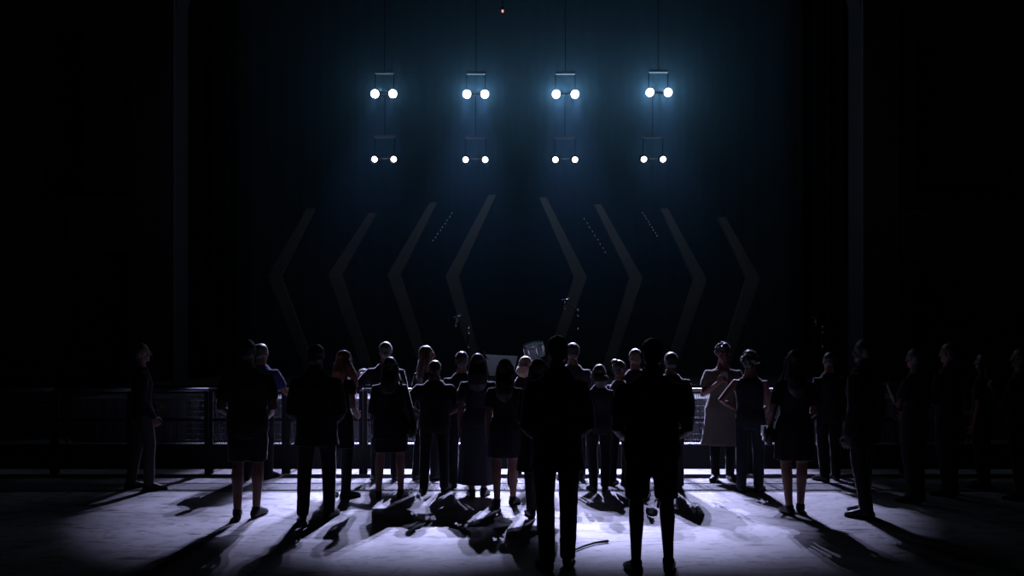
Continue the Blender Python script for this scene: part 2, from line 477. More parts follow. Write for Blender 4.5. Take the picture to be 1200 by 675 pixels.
# snare drum tilted on its stand
p = at(626, 411, 13.9)
t = thing('snare_drum', p, 'pale snare drum with metal hoops tilted toward the crowd', 'drum')
Rm = Matrix.Rotation(math.radians(-12), 4, 'Y') @ Matrix.Rotation(math.radians(14), 4, 'X')
def ringset(prof, n=32): return [[Rm @ V((q * math.cos(2 * PI * i / n), q * math.sin(2 * PI * i / n), z)) for i in range(n)] for z, q in prof]
bm = B(); loft(bm, ringset(((-0.11, 0.178), (0.11, 0.178)))); obj('shell', bm, M_shell, t)
for z in (-0.12, 0.12):
    bm = B(); loft(bm, ringset(((z - 0.015, 0.182), (z - 0.015, 0.194), (z + 0.015, 0.194), (z + 0.015, 0.182))), False); obj('hoop', bm, M_chrome, t)
for k in range(8):
    a = k * PI / 4 + 0.2
    bm = B(); tube(bm, [Rm @ V((0.19 * math.cos(a), 0.19 * math.sin(a), z)) for z in (-0.1, -0.03, 0.03, 0.1)], [0.007, 0.013, 0.013, 0.007], 8); obj('lug', bm, M_chrome, t)
g = thing('snare_stand', (p.x, 13.9, RH), 'tripod drum stand carrying the tilted snare drum', 'drum stand')
zt = p.z - RH - 0.17
bm = B(); tube(bm, [(0, 0, 0.12), (0, 0, zt)], 0.014, 10); obj('pole', bm, M_steel, g)
for k in range(3):
    a = k * 2 * PI / 3
    bm = B(); tube(bm, [(0, 0, 0.2), (0.25 * math.cos(a), 0.25 * math.sin(a), 0.012)], 0.011, 8); obj('leg', bm, M_steel, g)
    bm = B(); e = Rm @ V((0.17 * math.cos(a), 0.17 * math.sin(a), -0.142)); tube(bm, [(0, 0, zt - 0.01), (e.x, e.y, e.z + p.z - RH)], 0.009, 8); obj('basket_arm', bm, M_steel, g)

# wide music stand with white sheets
p = at(588, 428, 13.5)
t = thing('music_stand', (p.x, 13.5, RH), 'wide music stand holding white sheets beside the drum', 'music stand')
zt = p.z - RH
bm = B(); tube(bm, [(0, 0, 0.05), (0, 0, zt - 0.1)], 0.012, 8); obj('pole', bm, M_steel, t)
for k in range(3):
    a = k * 2 * PI / 3 + 0.3
    bm = B(); tube(bm, [(0, 0, 0.12), (0.25 * math.cos(a), 0.25 * math.sin(a), 0.012)], 0.011, 8); obj('leg', bm, M_steel, t)
bm = B()
q = [V((-0.29, 0.05, zt + 0.19)), V((0.28, 0.05, zt + 0.16)), V((0.21, -0.04, zt - 0.19)), V((-0.22, -0.04, zt - 0.19))]
loft(bm, [q, [v + V((0, 0.008, 0)) for v in q]]); obj('sheet', bm, M_paper, t, False)
bm = B(); tube(bm, [(-0.25, -0.05, zt - 0.2), (0.25, -0.05, zt - 0.2)], 0.012, 8); tube(bm, [(0, 0, zt - 0.1), (0, -0.03, zt - 0.2)], 0.012, 8); obj('ledge', bm, M_steel, t)
bm = B(); ellipsoid(bm, (-0.31, 0.05, zt + 0.21), (0.025, 0.025, 0.03)); tube(bm, [(-0.31, 0.05, zt + 0.2), (-0.24, 0.03, zt + 0.1)], 0.008, 6); obj('clip_lamp', bm, M_black, t)

# domed white lamp on the stage edge
p = at(426.5, 452, 13.2)
t = thing('floor_lamp', (p.x, 13.2, RH), 'small stage floor lamp with bright white domed top behind the rail', 'lamp')
bm = B(); box(bm, (-0.09, -0.08, 0), (0.09, 0.08, 0.05), 0.012); obj('base', bm, M_black, t, False)
bm = B(); tube(bm, [(0, 0, 0.05), (0, 0, 0.16)], [0.07, 0.085], 20); obj('body', bm, M_black, t)
bm = B(); ellipsoid(bm, (0, 0, 0.2), (0.1, 0.1, 0.075), n=20); obj('dome', bm, mat('white_dome', (0.85, 0.85, 0.85), 0.4), t)

# ------------------------------------------------------------------ crowd barrier sections
BY, BW = 10.25, 1.03
def barrier_parts():
    out = []
    def add(name, bm, m, sm=True): out.append((name, bm, m, sm))
    h = BW / 2 - 0.003
    bm = B(); tube(bm, [(-h, 0, 1.115), (h, 0, 1.115)], 0.025, 12, round_caps=False); add('top_rail', bm, M_galv)
    bm = B(); tube(bm, [(-h, 0, 0.72), (h, 0, 0.72)], 0.02, 10, round_caps=False); add('middle_rail', bm, M_steel)
    for s in (-1, 1):
        bm = B(); box(bm, (s * h - 0.026, -0.025, 0), (s * h + 0.026, 0.025, 1.1), 0.004)
        for v in bm.verts: v.co.x -= s * 0.026
        add('post', bm, M_steel, False)
        bm = B(); tube(bm, [(s * (h - 0.04), 0.02, 0.95), (s * (h - 0.04), 0.55, 0.03)], 0.016, 8); add('brace', bm, M_steel)
    bm = B()
    nw = 30
    for i in range(nw):
        x = -h + 0.09 + (2 * h - 0.18) * i / (nw - 1)
        tube(bm, [(x, 0, 0.4), (x, 0, 1.1)], 0.0042, 4, round_caps=False)
    for i in range(9):
        z = 0.45 + i * 0.075
        tube(bm, [(-h + 0.06, 0.004, z), (h - 0.06, 0.004, z)], 0.0042, 4, round_caps=False)
    add('wire_mesh', bm, M_wire)
    bm = B(); box(bm, (-h, -0.012, 0.06), (h, 0.012, 0.38), 0.004); add('kick_panel', bm, M_steel, False)
    bm = B(); box(bm, (-h + 0.05, 0.0, 0.375), (h - 0.05, 0.17, 0.395), 0.004); add('step_ledge', bm, M_galv, False)
    return out
proto = None
lab = {}
nb = 15
SECT = ['', 'at the far left end, cut by the picture edge', 'in the dark left of the person with outlined legs', 'just right of the person with outlined legs', 'behind the man in shorts at left', 'left of the red-haired woman', 'behind the pale-haired man', 'behind the woman with long straight dark hair', 'behind the tall central man', 'behind the big man in shorts', 'beneath the woman in the cream dress', 'behind the woman with bare legs at right', 'behind the man whose shoe points inward', 'behind the dim tall person at right', 'at the far right end, cut by the picture edge']
for i in range(1, nb):
    x = (245 - 600) / F * BY + BW * (i - 3.5)
    if proto is None:
        proto = thing('crowd_barrier', (x, BY, 0), '', 'barrier', 'crowd barrier sections')
        for (nm, bm, m, sm) in barrier_parts(): obj(nm, bm, m, proto, sm)
        kids = list(proto.children); t = proto
    else:
        t = proto.copy(); C.objects.link(t); t.location = (x, BY, 0)
        for k in kids:
            c = k.copy(); C.objects.link(c); c.parent = t
    lab[i] = t

# ------------------------------------------------------------------ people
def bake(bm, voxel, smooth=2, decim=None, disp=0.0, dscale=0.08):
    bmesh.ops.recalc_face_normals(bm, faces=bm.faces)
    me = bpy.data.meshes.new('tmp'); bm.to_mesh(me); bm.free()
    o = bpy.data.objects.new('tmp', me); C.objects.link(o)
    md = o.modifiers.new('r', 'REMESH'); md.mode = 'VOXEL'; md.voxel_size = voxel
    if disp:
        tx = bpy.data.textures.get('folds%g' % dscale) or bpy.data.textures.new('folds%g' % dscale, 'CLOUDS')
        tx.noise_scale = dscale; tx.noise_depth = 2
        dm = o.modifiers.new('d', 'DISPLACE'); dm.texture = tx; dm.strength = disp; dm.mid_level = 0.45
    if smooth:
        s = o.modifiers.new('s', 'SMOOTH'); s.iterations = smooth; s.factor = 0.5
    if decim:
        d = o.modifiers.new('c', 'DECIMATE'); d.ratio = decim
    dg = bpy.context.evaluated_depsgraph_get()
    out = bpy.data.meshes.new_from_object(o.evaluated_get(dg))
    bpy.data.objects.remove(o); bpy.data.meshes.remove(me)
    return out

def hand(bm, wr, d, nrm, side, s, curl=0.35):
    """wr wrist, d direction of the forearm, nrm palm normal, side = +1 right hand: thumb side"""
    d = d.normalized(); nrm = (nrm - d * nrm.dot(d)).normalized()
    w = d.cross(nrm).normalized() * side      # towards the thumb
    tube(bm, [wr - d * 0.03 * s, wr + d * 0.03 * s, wr + d * 0.085 * s], [0.027 * s, 0.036 * s, 0.040 * s], 14, ref=w, flat=0.42)
    L = (0.072, 0.080, 0.074, 0.058)
    for k in range(4):
        off = (1.5 - k) * 0.0215 * s
        base = wr + d * 0.082 * s + w * off
        dd = (d + w * (1.5 - k) * 0.10).normalized()
        pts = [base]; a = curl * 0.5
        for seg, f in enumerate((0.45, 0.32, 0.23)):
            st = dd * math.cos(a) + nrm * math.sin(a)
            pts.append(pts[-1] + st * L[k] * f * s * 1.05); a += curl
        tube(bm, pts, [0.0105 * s, 0.0098 * s, 0.009 * s, 0.0078 * s], 8)
    b = wr + d * 0.025 * s + w * 0.028 * s
    t1 = b + (d * 0.55 + w * 0.75 + nrm * 0.25).normalized() * 0.04 * s
    t2 = t1 + (d * 0.85 + w * 0.3 + nrm * 0.35).normalized() * 0.03 * s
    t3 = t2 + (d * 0.95 + nrm * 0.35).normalized() * 0.024 * s
    tube(bm, [b, t1, t2, t3], [0.014 * s, 0.012 * s, 0.0105 * s, 0.009 * s], 8)

MH = {}
def hairmat(col):
    k = 'hair_%02d_%02d_%02d' % tuple(int(c * 99) for c in col)
    col = tuple(c * 0.6 for c in col)
    return mat(k, col, 0.42, scale=120, var=0.3, bump=0.3, spec=0.7, sheen=0.4)
def cloth(col, nm='cloth', rough=0.9):
    col = tuple(c * 0.35 for c in col)
    k = '%s_%02d_%02d_%02d' % ((nm,) + tuple(int(c * 99) for c in col))
    return mat(k, col, rough, scale=60, bump=0.3, spec=0.35, sheen=0.5)
SKIN = mat('skin_light', (0.22, 0.105, 0.08), 0.5, scale=20, var=0.05, sss=0.05)
SKIN2 = mat('skin_tan', (0.16, 0.075, 0.06), 0.5, scale=20, var=0.05, sss=0.05)

def person(px, fy, top, rz, label, arms=('down', 'down'), hair=('short', (0.03, 0.025, 0.02)), upper=('tshirt', (0.04, 0.04, 0.05)),
           lower=('trousers', (0.03, 0.03, 0.04)), shoe=(0.02, 0.02, 0.02), sex='m', wide=1.0, spread=0.12, step=0.05, yaw=0, pitch=0,
           lean=0.0, skin=None, toes=0.25, extra=(), name='person', legb=1.0):
    d = F * EYE / (fy - HOR)
    H = EYE + (HOR - top) * d / F
    s = H / 1.75
    loc = V(((px - 600) / F * d, d, 0))
    skin = skin or SKIN
    fem = sex == 'f'
    hairlift = 0.012
    def up(p):       # lean of the upper body
        p = V(p)
        if p.z > 0.95: p.y += lean * (p.z - 0.95)
        return p
    W = wide
    shx = (0.15 if fem else 0.178) * W
    sh = {+1: up((shx, -0.01, 1.362)), -1: up((-shx, -0.01, 1.362))}
    pose = {}
    for sd, a in ((-1, arms[0]), (1, arms[1])):
        S = sh[sd]
        if a == 'down': E = S + V((sd * 0.055, -0.03, -0.285)); Wr = E + V((sd * 0.01, 0.06, -0.25)); nr = V((-sd, 0.2, 0))
        elif a == 'hip': E = S + V((sd * 0.17, -0.09, -0.215)); Wr = up((sd * 0.165 * W, 0.05, 1.03)); nr = V((-sd, -0.2, -0.3))
        elif a == 'fold': E = S + V((sd * 0.06, 0.05, -0.275)); Wr = up((-sd * 0.03, 0.21 , 1.17 + 0.03 * sd)); nr = V((0, -1, 0.2))
        elif a == 'phone': E = S + V((sd * 0.07, 0.06, -0.27)); Wr = up((sd * 0.06, 0.27, 1.26)); nr = V((-sd * 0.5, -0.6, 0.2))
        elif a == 'rail': E = S + V((sd * 0.11, 0.10, -0.25)); Wr = E + V((sd * 0.02, 0.24, -0.06)); nr = V((0, 0, -1))
        elif a == 'front': E = S + V((sd * 0.05, -0.01, -0.285)); Wr = E + V((-sd * 0.10, 0.20, -0.10)); nr = V((-sd, 0.0, 0.3))
        elif a == 'out': E = S + V((sd * 0.20, 0.0, -0.21)); Wr = E + V((-sd * 0.02, 0.20, 0.10)); nr = V((-sd, 0.0, 0))
        elif a == 'bag': E = S + V((sd * 0.08, -0.04, -0.275)); Wr = E + V((sd * 0.02, 0.12, -0.21)); nr = V((-sd, 0, 0))
        else: raise ValueError(a)
        pose[sd] = (S, E, Wr, nr)
    # legs
    legs = {}
    hx = 0.095 if not fem else 0.1
    for sd in (-1, 1):
        fx = sd * spread; fyy = sd * step
        hip = V((sd * hx, 0, 0.90)); an = V((fx, fyy - 0.02, 0.085))
        kn = (hip + an) / 2 + V((sd * 0.005, 0.035, 0.045))
        yawf = -sd * toes
        fd = V((math.sin(-yawf), math.cos(yawf), 0))
        legs[sd] = (hip, kn, an, fd)
    Lb = legb
    # ------- body
    if fem:
        T = [(0.79, .13, .10), (.86, .178, .122), (.93, .182, .122), (1.02, .15, .10), (1.09, .128, .09), (1.18, .138, .098), (1.27, .150, .112), (1.33, .150, .10), (1.385, .125, .085), (1.425, .088, .070), (1.465, .062, .058), (1.53, .05, .052)]
    else:
        T = [(0.79, .13, .10), (.86, .168, .118), (.93, .172, .118), (1.02, .16, .108), (1.09, .155, .102), (1.18, .165, .108), (1.27, .180, .118), (1.33, .176, .110), (1.385, .150, .094), (1.43, .108, .078), (1.475, .072, .066), (1.53, .06, .06)]
    def torso_rings(off=0.0, z0=0.0, z1=9, widen=1.0, n=24):
        out = []
        for (z, rx, ry) in T:
            if z < z0 or z > z1: continue
            c = up((0, -0.008 if z > 1.3 else 0, z))
            out.append(ell_ring(c * s, V((rx * W * widen + off, 0, 0)) * s, V((0, ry * (0.5 + 0.5 * W) * widen + off, 0)) * s, n))
        return out
    bm = B()
    loft(bm, torso_rings())
    hb = up((0, -0.012, 1.50))          # neck pivot
    hc = up((0, 0.004, 1.6375 - 0.006))
    HM = (Matrix.Translation(hb * s) @ Matrix.Rotation(math.radians(yaw), 4, 'Z') @ Matrix.Rotation(math.radians(-pitch), 4, 'X')
          @ Matrix.Translation((hc - hb) * s) @ Matrix.Scale(s * (0.97 if fem else 1.0), 4))
    tube(bm, [up((0, -0.012, 1.44)) * s, hb * s, HM @ V((0, -0.01, -0.045))], [0.066 * s, 0.058 * s, 0.054 * s], 16)
    for c, r in (((0, -0.012, 0.022), (.075, .095, .094)), ((0, 0.022, -0.052), (.056, .064, .058)), ((0, .08, .026), (.048, .014, .010)),
                 ((.034, .06, -.022), (.026, .026, .022)), ((-.034, .06, -.022), (.026, .026, .022)), ((.031, .076, .004), (.013, .010, .010)), ((-.031, .076, .004), (.013, .010, .010)),
                 ((0, .082, -.055), (.023, .010, .006)), ((0, .080, -.066), (.020, .010, .007)), ((0, .066, -.092), (.026, .022, .018)),
                 ((.077, -.006, -.006), (.010, .02, .031)), ((-.077, -.006, -.006), (.010, .02, .031))):
        ellipsoid(bm, c, r, HM, 14, 8)
    tube(bm, [HM @ V((0, .085, .018)), HM @ V((0, .098, -.005)), HM @ V((0, .107, -.026))], [.009 * s, .011 * s, .014 * s], 10)
    for sd in (-1, 1):
        S, E, Wr, nr = pose[sd]
        tube(bm, [V((sd * 0.07, S.y, 1.365)) * s, S * s, (S * 0.6 + E * 0.4) * s, E * s, (E * 0.65 + Wr * 0.35) * s, Wr * s],
             [q * s * (0.85 if fem else 1.0) * (0.6 + 0.4 * W) for q in (.042, .054, .048, .040, .041, .028)], 14)
        hand(bm, Wr * s, (Wr - E), nr, sd, s * (0.92 if fem else 1.0), 0.8 if arms[0 if sd < 0 else 1] in ('phone', 'bag', 'rail') else 0.4)
        hip, kn, an, fd = legs[sd]
        tube(bm, [hip * s, (hip * .55 + kn * .45) * s, kn * s, (kn * .72 + an * .28 + V((0, -0.014, 0))) * s, (kn * .35 + an * .65) * s, an * s, V((an.x, an.y, 0.05)) * s],
             [q * s * Lb for q in (.088, .078, .055, .057, .044, .036, .036)], 16)
        ft = []
        for (t_, hw_, hh) in ((-.055, .028, .03), (-.02, .034, .042), (.05, .036, .038), (.11, .042, .026), (.16, .036, .018), (.185, .02, .012)):
            c = V((an.x, an.y, 0)) + fd * t_ + V((0, 0, hh + 0.012))
            ft.append(ell_ring(c * s, V((fd.y, -fd.x, 0)) * hw_ * s, V((0, 0, hh)) * s, 12))
        loft(bm, ft)
    body = link(name, bake(bm, 0.0068 * s, 2, 0.4), skin)
    body.location = loc; body.rotation_euler.z = rz
    tag(body, label, 'person')
    # ------- lower garment
    kind, col = lower
    lm = cloth(col, 'lower')
    if kind in ('trousers', 'shorts', 'leggings'):
        off = 0.012 if kind != 'leggings' else 0.006
        bm = B(); loft(bm, torso_rings(off, 0.78, 1.05))
        for sd in (-1, 1):
            hip, kn, an, fd = legs[sd]
            if kind == 'shorts':
                tube(bm, [hip * s, (hip * .55 + kn * .45) * s, (hip * .06 + kn * .94) * s], [.098 * s * Lb, .098 * s * Lb, .088 * s * Lb], 16, round_caps=False)
            else:
                lo = .75 if kind == 'trousers' else .8
                e = V((an.x, an.y - 0.004, 0.055))
                k = 1.0 if kind == 'trousers' else .8
                tube(bm, [hip * s, (hip * .55 + kn * .45) * s, kn * s, (kn * .72 + an * .28 + V((0, -.01, 0))) * s, (kn * .35 + an * .65) * s, e * s],
                     [(.098) * s * Lb, (.09) * s * Lb, (.055 + .018 * k) * s * Lb, (.058 + .013 * k) * s * Lb, (.046 + .018 * k) * s * Lb, (.038 + .022 * k) * s * Lb], 16, round_caps=False)
        link(kind, bake(bm, 0.0115 * s, 2, 0.6, 0.012 * s if kind != 'leggings' else 0.0, 0.09), lm, body)
    elif kind.startswith('skirt'):
        hem = {'skirt_short': 0.58, 'skirt': 0.42, 'skirt_long': 0.16}[kind]
        bm = B(); rings = []
        n = 40
        for q in range(9):
            z = 1.06 + (hem - 1.06) * q / 8
            fl = 0.155 + (0.19 - 0.155) * min(1, q / 2.2) + (0.06 if kind != 'skirt_short' else 0.02) * max(0, q / 8 - .25)
            rings.append([V(((fl * W + .008 * (q / 8) * math.sin(i * 5 * 2 * PI / n * 2)) * math.cos(2 * PI * i / n), (fl * .72 + .008 * (q / 8) * math.sin(i * 5 * 2 * PI / n * 2)) * math.sin(2 * PI * i / n), z)) * s for i in range(n)])
        loft(bm, rings)
        link('skirt', bake(bm, 0.012 * s, 1, 0.6, 0.01 * s, 0.1), lm, body)
    # ------- upper garment
    kind, col = upper
    um = cloth(col, 'upper')
    hem = {'tshirt': .84, 'tank': .86, 'longsleeve': .84, 'jacket': .74, 'coat': .50, 'dress': .46, 'blouse': .86, 'shortdress': .60}[kind]
    off = {'tank': .008, 'jacket': .026, 'coat': .028}.get(kind, .014)
    bm = B()
    rings = []
    if hem < .79:
        nn = 5
        for q in range(nn):
            z = hem + (.80 - hem) * q / nn
            fl = .175 + .05 * (1 - q / nn) * (1.0 if kind in ('coat', 'dress') else .3)
            rings.append(ell_ring(V((0, 0, z)) * s, V((fl * W + off, 0, 0)) * s, V((0, fl * .74 + off, 0)) * s, 24))
    zneck = 1.44 if kind in ('tank', 'dress', 'blouse', 'shortdress') else 1.48
    loft(bm, rings + torso_rings(off, max(hem, .8), zneck) )
    sl = {'tshirt': .45, 'tank': 0, 'longsleeve': 1, 'jacket': 1, 'coat': 1, 'dress': .38, 'blouse': .42, 'shortdress': .3}[kind]
    for sd in (-1, 1):
        S, E, Wr, nr = pose[sd]
        k = (.85 if fem else 1.0) * (.6 + .4 * W)
        if sl == 0:
            tube(bm, [V((sd * .07, S.y, 1.34)) * s, V((sd * .10, S.y, 1.385)) * s], [.055 * s, .035 * s], 12)
        elif sl < 1:
            puff = .016 if kind in ('dress', 'blouse') else .006
            e = S.lerp(E, sl * 1.6)
            tube(bm, [V((sd * .08, S.y, 1.368)) * s, S * s, S.lerp(e, .55) * s, e * s], [(.040 * k + off * .6) * s, (.054 * k + off * .8 + puff * .5) * s, (.056 * k + off * .8 + puff) * s, (.05 * k + off * .6 + puff * .6) * s], 16, round_caps=False)
        else:
            e = E.lerp(Wr, .94)
            tube(bm, [V((sd * .08, S.y, 1.368)) * s, S * s, S.lerp(E, .5) * s, E * s, E.lerp(Wr, .4) * s, e * s],
                 [(r_ * k + off * .75) * s for r_ in (.042, .055, .051, .045, .043, .034)], 16, round_caps=True)
    if kind == 'jacket':
        tube(bm, [up((.075 * math.cos(a), -.02 + .07 * math.sin(a), 1.475 + .02 * math.sin(-a))) * s for a in [i * 2 * PI / 20 for i in range(21)]], .026 * s, 10)
    link({'tshirt': 'shirt', 'tank': 'tank_top', 'longsleeve': 'shirt', 'shortdress': 'dress'}.get(kind, kind), bake(bm, 0.0115 * s, 2, 0.6, 0.013 * s, 0.1), um, body)
    # ------- shoes
    sm = cloth(shoe, 'shoe', 0.5)
    for sd in (-1, 1):
        hip, kn, an, fd = legs[sd]
        bm = B(); ft = []
        for (t_, hw_, hh) in ((-.075, .022, .03), (-.06, .034, .042), (-.01, .042, .056), (.04, .042, .052), (.11, .048, .038), (.165, .043, .028), (.20, .026, .02)):
            c = V((an.x, an.y, 0)) + fd * t_
            X = V((fd.y, -fd.x, 0))
            ft.append([(c + X * hw_ * math.copysign(abs(math.cos(a)) ** .7, math.cos(a)) + V((0, 0, max(0, hh + hh * 1.0 * math.sin(a))))) * s for a in [2 * PI * i / 16 for i in range(16)]])
        loft(bm, ft)
        tube(bm, [V((an.x, an.y, .06)) * s, V((an.x, an.y, .105)) * s], [.046 * s, .044 * s], 14, round_caps=False)
        bo = obj('shoe', bm, sm, body)
    # ------- hair
    hk, hcol = hair
    hm_ = hairmat(hcol)
    if hk != 'bald':
        bm = B()
        ellipsoid(bm, (0, -.022, .032), (.084, .098, .094), HM, 20, 12)
        ellipsoid(bm, (0, -.055, -.02), (.072, .062, .07), HM, 18, 10)
        if hk == 'curly':
            for i in range(46):
                a = random.uniform(0, 2 * PI); e = random.uniform(-.35, 1.4)
                q = V((.088 * math.cos(e) * math.cos(a), -.028 + .1 * math.cos(e) * math.sin(a), .03 + .1 * math.sin(e)))
                if q.y > .045 and q.z < .07: continue
                ellipsoid(bm, q, (.026, .026, .026), HM, 8, 6)
        if hk in ('long', 'longloose', 'bob', 'ponytail'):
            zl = {'long': .40, 'longloose': .34, 'bob': .16, 'ponytail': .03}[hk]
            c0 = HM @ V((0, -.045, .02))
            wd = {'long': .088, 'longloose': .105, 'bob': .098, 'ponytail': .08}[hk]
            if zl > .1:
                dn = V((0, -.05, -zl)) * s
                pts = [c0, HM @ V((0, -.062, -.06)), c0 + dn * .5 + V((0, -.03, 0)) * s, c0 + dn * .8 + V((0, -.02, 0)) * s, c0 + dn]
                xax = (HM.to_3x3() @ V((1, 0, 0))).normalized(); xax.z = 0
                tube(bm, pts, [.084 * s, wd * 1.05 * s, wd * 1.18 * s, wd * 1.1 * s, wd * .8 * s], 18, ref=xax, flat=.5)
                for sd in (-1, 1):
                    q0 = HM @ V((sd * .078, -.005, .02)); q1 = HM @ V((sd * .088, -.01, -.07))
                    tube(bm, [q0, q1, q1 + V((0, -.015, -zl * .45)) * s], [.026 * s, .034 * s, .02 * s], 10)
        if hk == 'ponytail':
            q0 = HM @ V((0, -.11, .05)); q1 = HM @ V((0, -.155, .01)); q2 = q1 + V((0, -.01, -.14)) * s
            tube(bm, [q0, q1, q2, q2 + V((0, .01, -.1)) * s], [.026 * s, .038 * s, .032 * s, .012 * s], 12)
        if hk == 'bun':
            ellipsoid(bm, (0, -.09, .095), (.05, .05, .045), HM, 14, 8)
        hd = link('hair', bake(bm, 0.0085 * s, 2, 0.6, 0.008 * s, 0.03), hm_, body)
    for e in extra:
        if e == 'lock':
            bm = B(); q0 = HM @ V((.05, -.02, .03)); q1 = HM @ V((.10, .0, -.06))
            tube(bm, [q0, q1, q1 + V((.07, .02, -.12)) * s, q1 + V((.11, .03, -.24)) * s], [.04 * s, .05 * s, .05 * s, .02 * s], 12)
            link('hair_lock', bake(bm, .008, 1, .6, .012, .03), hm_, body)
        if e == 'glasses':
            bm = B()
            for sd in (-1, 1):
                tube(bm, [HM @ V((sd * .034 + .026 * math.cos(a), .094, .004 + .02 * math.sin(a))) for a in [i * 2 * PI / 14 for i in range(15)]], .0028 * s, 6)
                tube(bm, [HM @ V((sd * .06, .094, .008)), HM @ V((sd * .084, .05, .008)), HM @ V((sd * .084, -.02, .004))], .0028 * s, 6)
            tube(bm, [HM @ V((-.01, .095, .008)), HM @ V((.01, .095, .008))], .0028 * s, 6)
            obj('glasses', bm, M_chrome, body)
        if e == 'cap':
            bm = B(); ellipsoid(bm, (0, -.02, .05), (.09, .105, .075), HM, 20, 10)
            rings = []
            tube(bm, [HM @ V((0, .06, .055)), HM @ V((0, .15, .04))], [.07 * s, .06 * s], 16, ref=(1, 0, 0), flat=.12)
            obj('cap', bm, cloth((.05, .05, .06), 'cap'), body)
        if e == 'belt':
            bm = B(); z = 1.0
            rings = [ell_ring(V((0, 0, z + q)) * s, V((rr_ * W, 0, 0)) * s, V((0, rr_ * .7, 0)) * s, 28) for q, rr_ in ((-.02, .178), (-.02, .186), (.02, .186), (.02, .178))]
            loft(bm, rings, False); obj('belt', bm, cloth((.06, .045, .03), 'belt'), body)
    MW = Matrix.Translation(loc) @ Matrix.Rotation(rz, 4, 'Z')
    return dict(body=body, M=MW, s=s, pose=pose, d=d)

def phone_in(pr, side, label):
    S, E, Wr, nr = pr['pose'][side]
    s = pr['s']
    dd = (Wr - E).normalized()
    p = Wr + dd * .10 + nr.normalized() * .03
    bm = B(); box(bm, (-.037, -.005, -.06), (.037, .005, .09), .003)
    o = obj('phone', bm, mat('phone_black', (.015, .015, .018), .25), None, False)
    o.location = pr['M'] @ (p * s); o.rotation_euler = (math.radians(-25), 0, pr['body'].rotation_euler.z)
    return tag(o, label, 'phone')

def shoulder_bag(pr, side, label, col=(.03, .028, .03), w=.15, h=.2, zc=.86, back=0.0):
    s = pr['s']
    t = thing('shoulder_bag', (0, 0, 0), label, 'bag')
    t.matrix_world = pr['M'] @ Matrix.Translation(V((side * .27, back, zc)) * s)
    m = cloth(col, 'bag', .6)
    bm = B(); box(bm, (-.045, -w, -h / 2), (.045, w, h / 2), .025); obj('bag_body', bm, m, t)
    bm = B(); box(bm, (side * .047 - .006, -w * .96, -.02), (side * .047 + .006, w * .96, h / 2), .004); obj('flap', bm, m, t)
    bm = B()
    sx, sz = -side * .14, 1.47 - zc
    tube(bm, [(0, -w * .8, h / 2 - .02), (sx * .6, -.13, sz * .72), (sx * 1.0, -.04, sz), (sx * .6, .12, sz * .72), (0, w * .8, h / 2 - .02)], .012, 8, flat=.4)
    obj('strap', bm, m, t)
    return t

BK = (.016, .016, .02)
# ---- the row at the rail and those behind it, left to right
A = person(166, 574, 402, -.9, 'person in dark clothes at far left with thin bright outline down both legs', ('front', 'bag'), ('short', (.05, .04, .03)), ('longsleeve', (.02, .02, .025)), ('leggings', (.12, .10, .10)), sex='f', spread=.14, step=.07)
A = person(290, 607, 398, .08, 'man in dark reddish shirt and shorts with bare calves, turned to the barrier at left', ('front', 'front'), ('short', (.02, .015, .01)), ('tshirt', (.07, .045, .05)), ('shorts', (.02, .02, .025)), wide=1.12, spread=.075, step=.06, yaw=-10, skin=SKIN2)
A = person(303, 561, 403, -.1, 'person in blue top leaning right arm on the barrier behind the man in shorts', ('down', 'rail'), ('short', (.10, .07, .04)), ('tshirt', (.06, .08, .32)), ('trousers', (.03, .03, .05)), wide=1.1, lean=.12, yaw=-15)
A = person(371, 608, 404, .05, 'person in all black with dark trousers beside the red-haired woman', ('front', 'front'), ('short', (.012, .01, .01)), ('jacket', BK), ('trousers', (.012, .012, .016)), wide=1.08, spread=.12, step=.06)
A = person(397, 584, 410, -.5, 'woman with long reddish hair falling over her right shoulder', ('front', 'front'), ('longloose', (.62, .22, .17)), ('shortdress', (.03, .028, .035)), ('leggings', (.05, .03, .03)), sex='f', spread=.08, yaw=-25, pitch=8, lean=.1, extra=('lock',))
A = person(452, 562, 401, .1, 'man with pale cropped hair at the rail behind the woman with a bag', ('out', 'down'), ('short', (.20, .19, .18)), ('longsleeve', (.03, .03, .04)), ('trousers', (.03, .03, .04)), wide=1.05)
A = person(457, 584, 418, 0, 'woman in dark jacket with shoulder bag and bare shins before the pale-haired man', ('front', 'bag'), ('long', (.02, .016, .014)), ('jacket', (.022, .022, .028)), ('skirt_short', (.02, .018, .022)), sex='f', spread=.13, step=.05, wide=1.08)
shoulder_bag(A, 1, 'black shoulder bag at the right hip of the woman in dark jacket', w=.12, h=.17)
A = person(500, 562, 405, -.7, 'woman with long brown hair seen in profile above the man with hands on hips', ('down', 'front'), ('long', (.16, .10, .07)), ('longsleeve', (.04, .04, .05)), ('trousers', (.04, .03, .035)), sex='f', yaw=-30)
A = person(509, 577, 421, .02, 'broad-shouldered man in black shirt with bowed head and hands on hips', ('hip', 'hip'), ('short', (.03, .022, .018)), ('tshirt', (.016, .016, .02)), ('trousers', (.015, .015, .02)), wide=1.14, pitch=28, lean=.04, spread=.13)
A = person(541, 570, 412, .2, 'short-haired person in dark top half hidden behind the woman with long straight hair', ('down', 'down'), ('short', (.06, .045, .035)), ('tshirt', (.03, .03, .035)), ('trousers', (.025, .025, .03)))
A = person(560, 582, 414, 0, 'woman with long straight dark hair in grey-blue top and ankle-length skirt', ('down', 'front'), ('longloose', (.035, .028, .024)), ('blouse', (.08, .09, .125)), ('skirt_long', (.12, .13, .18)), sex='f', spread=.07, wide=1.06)
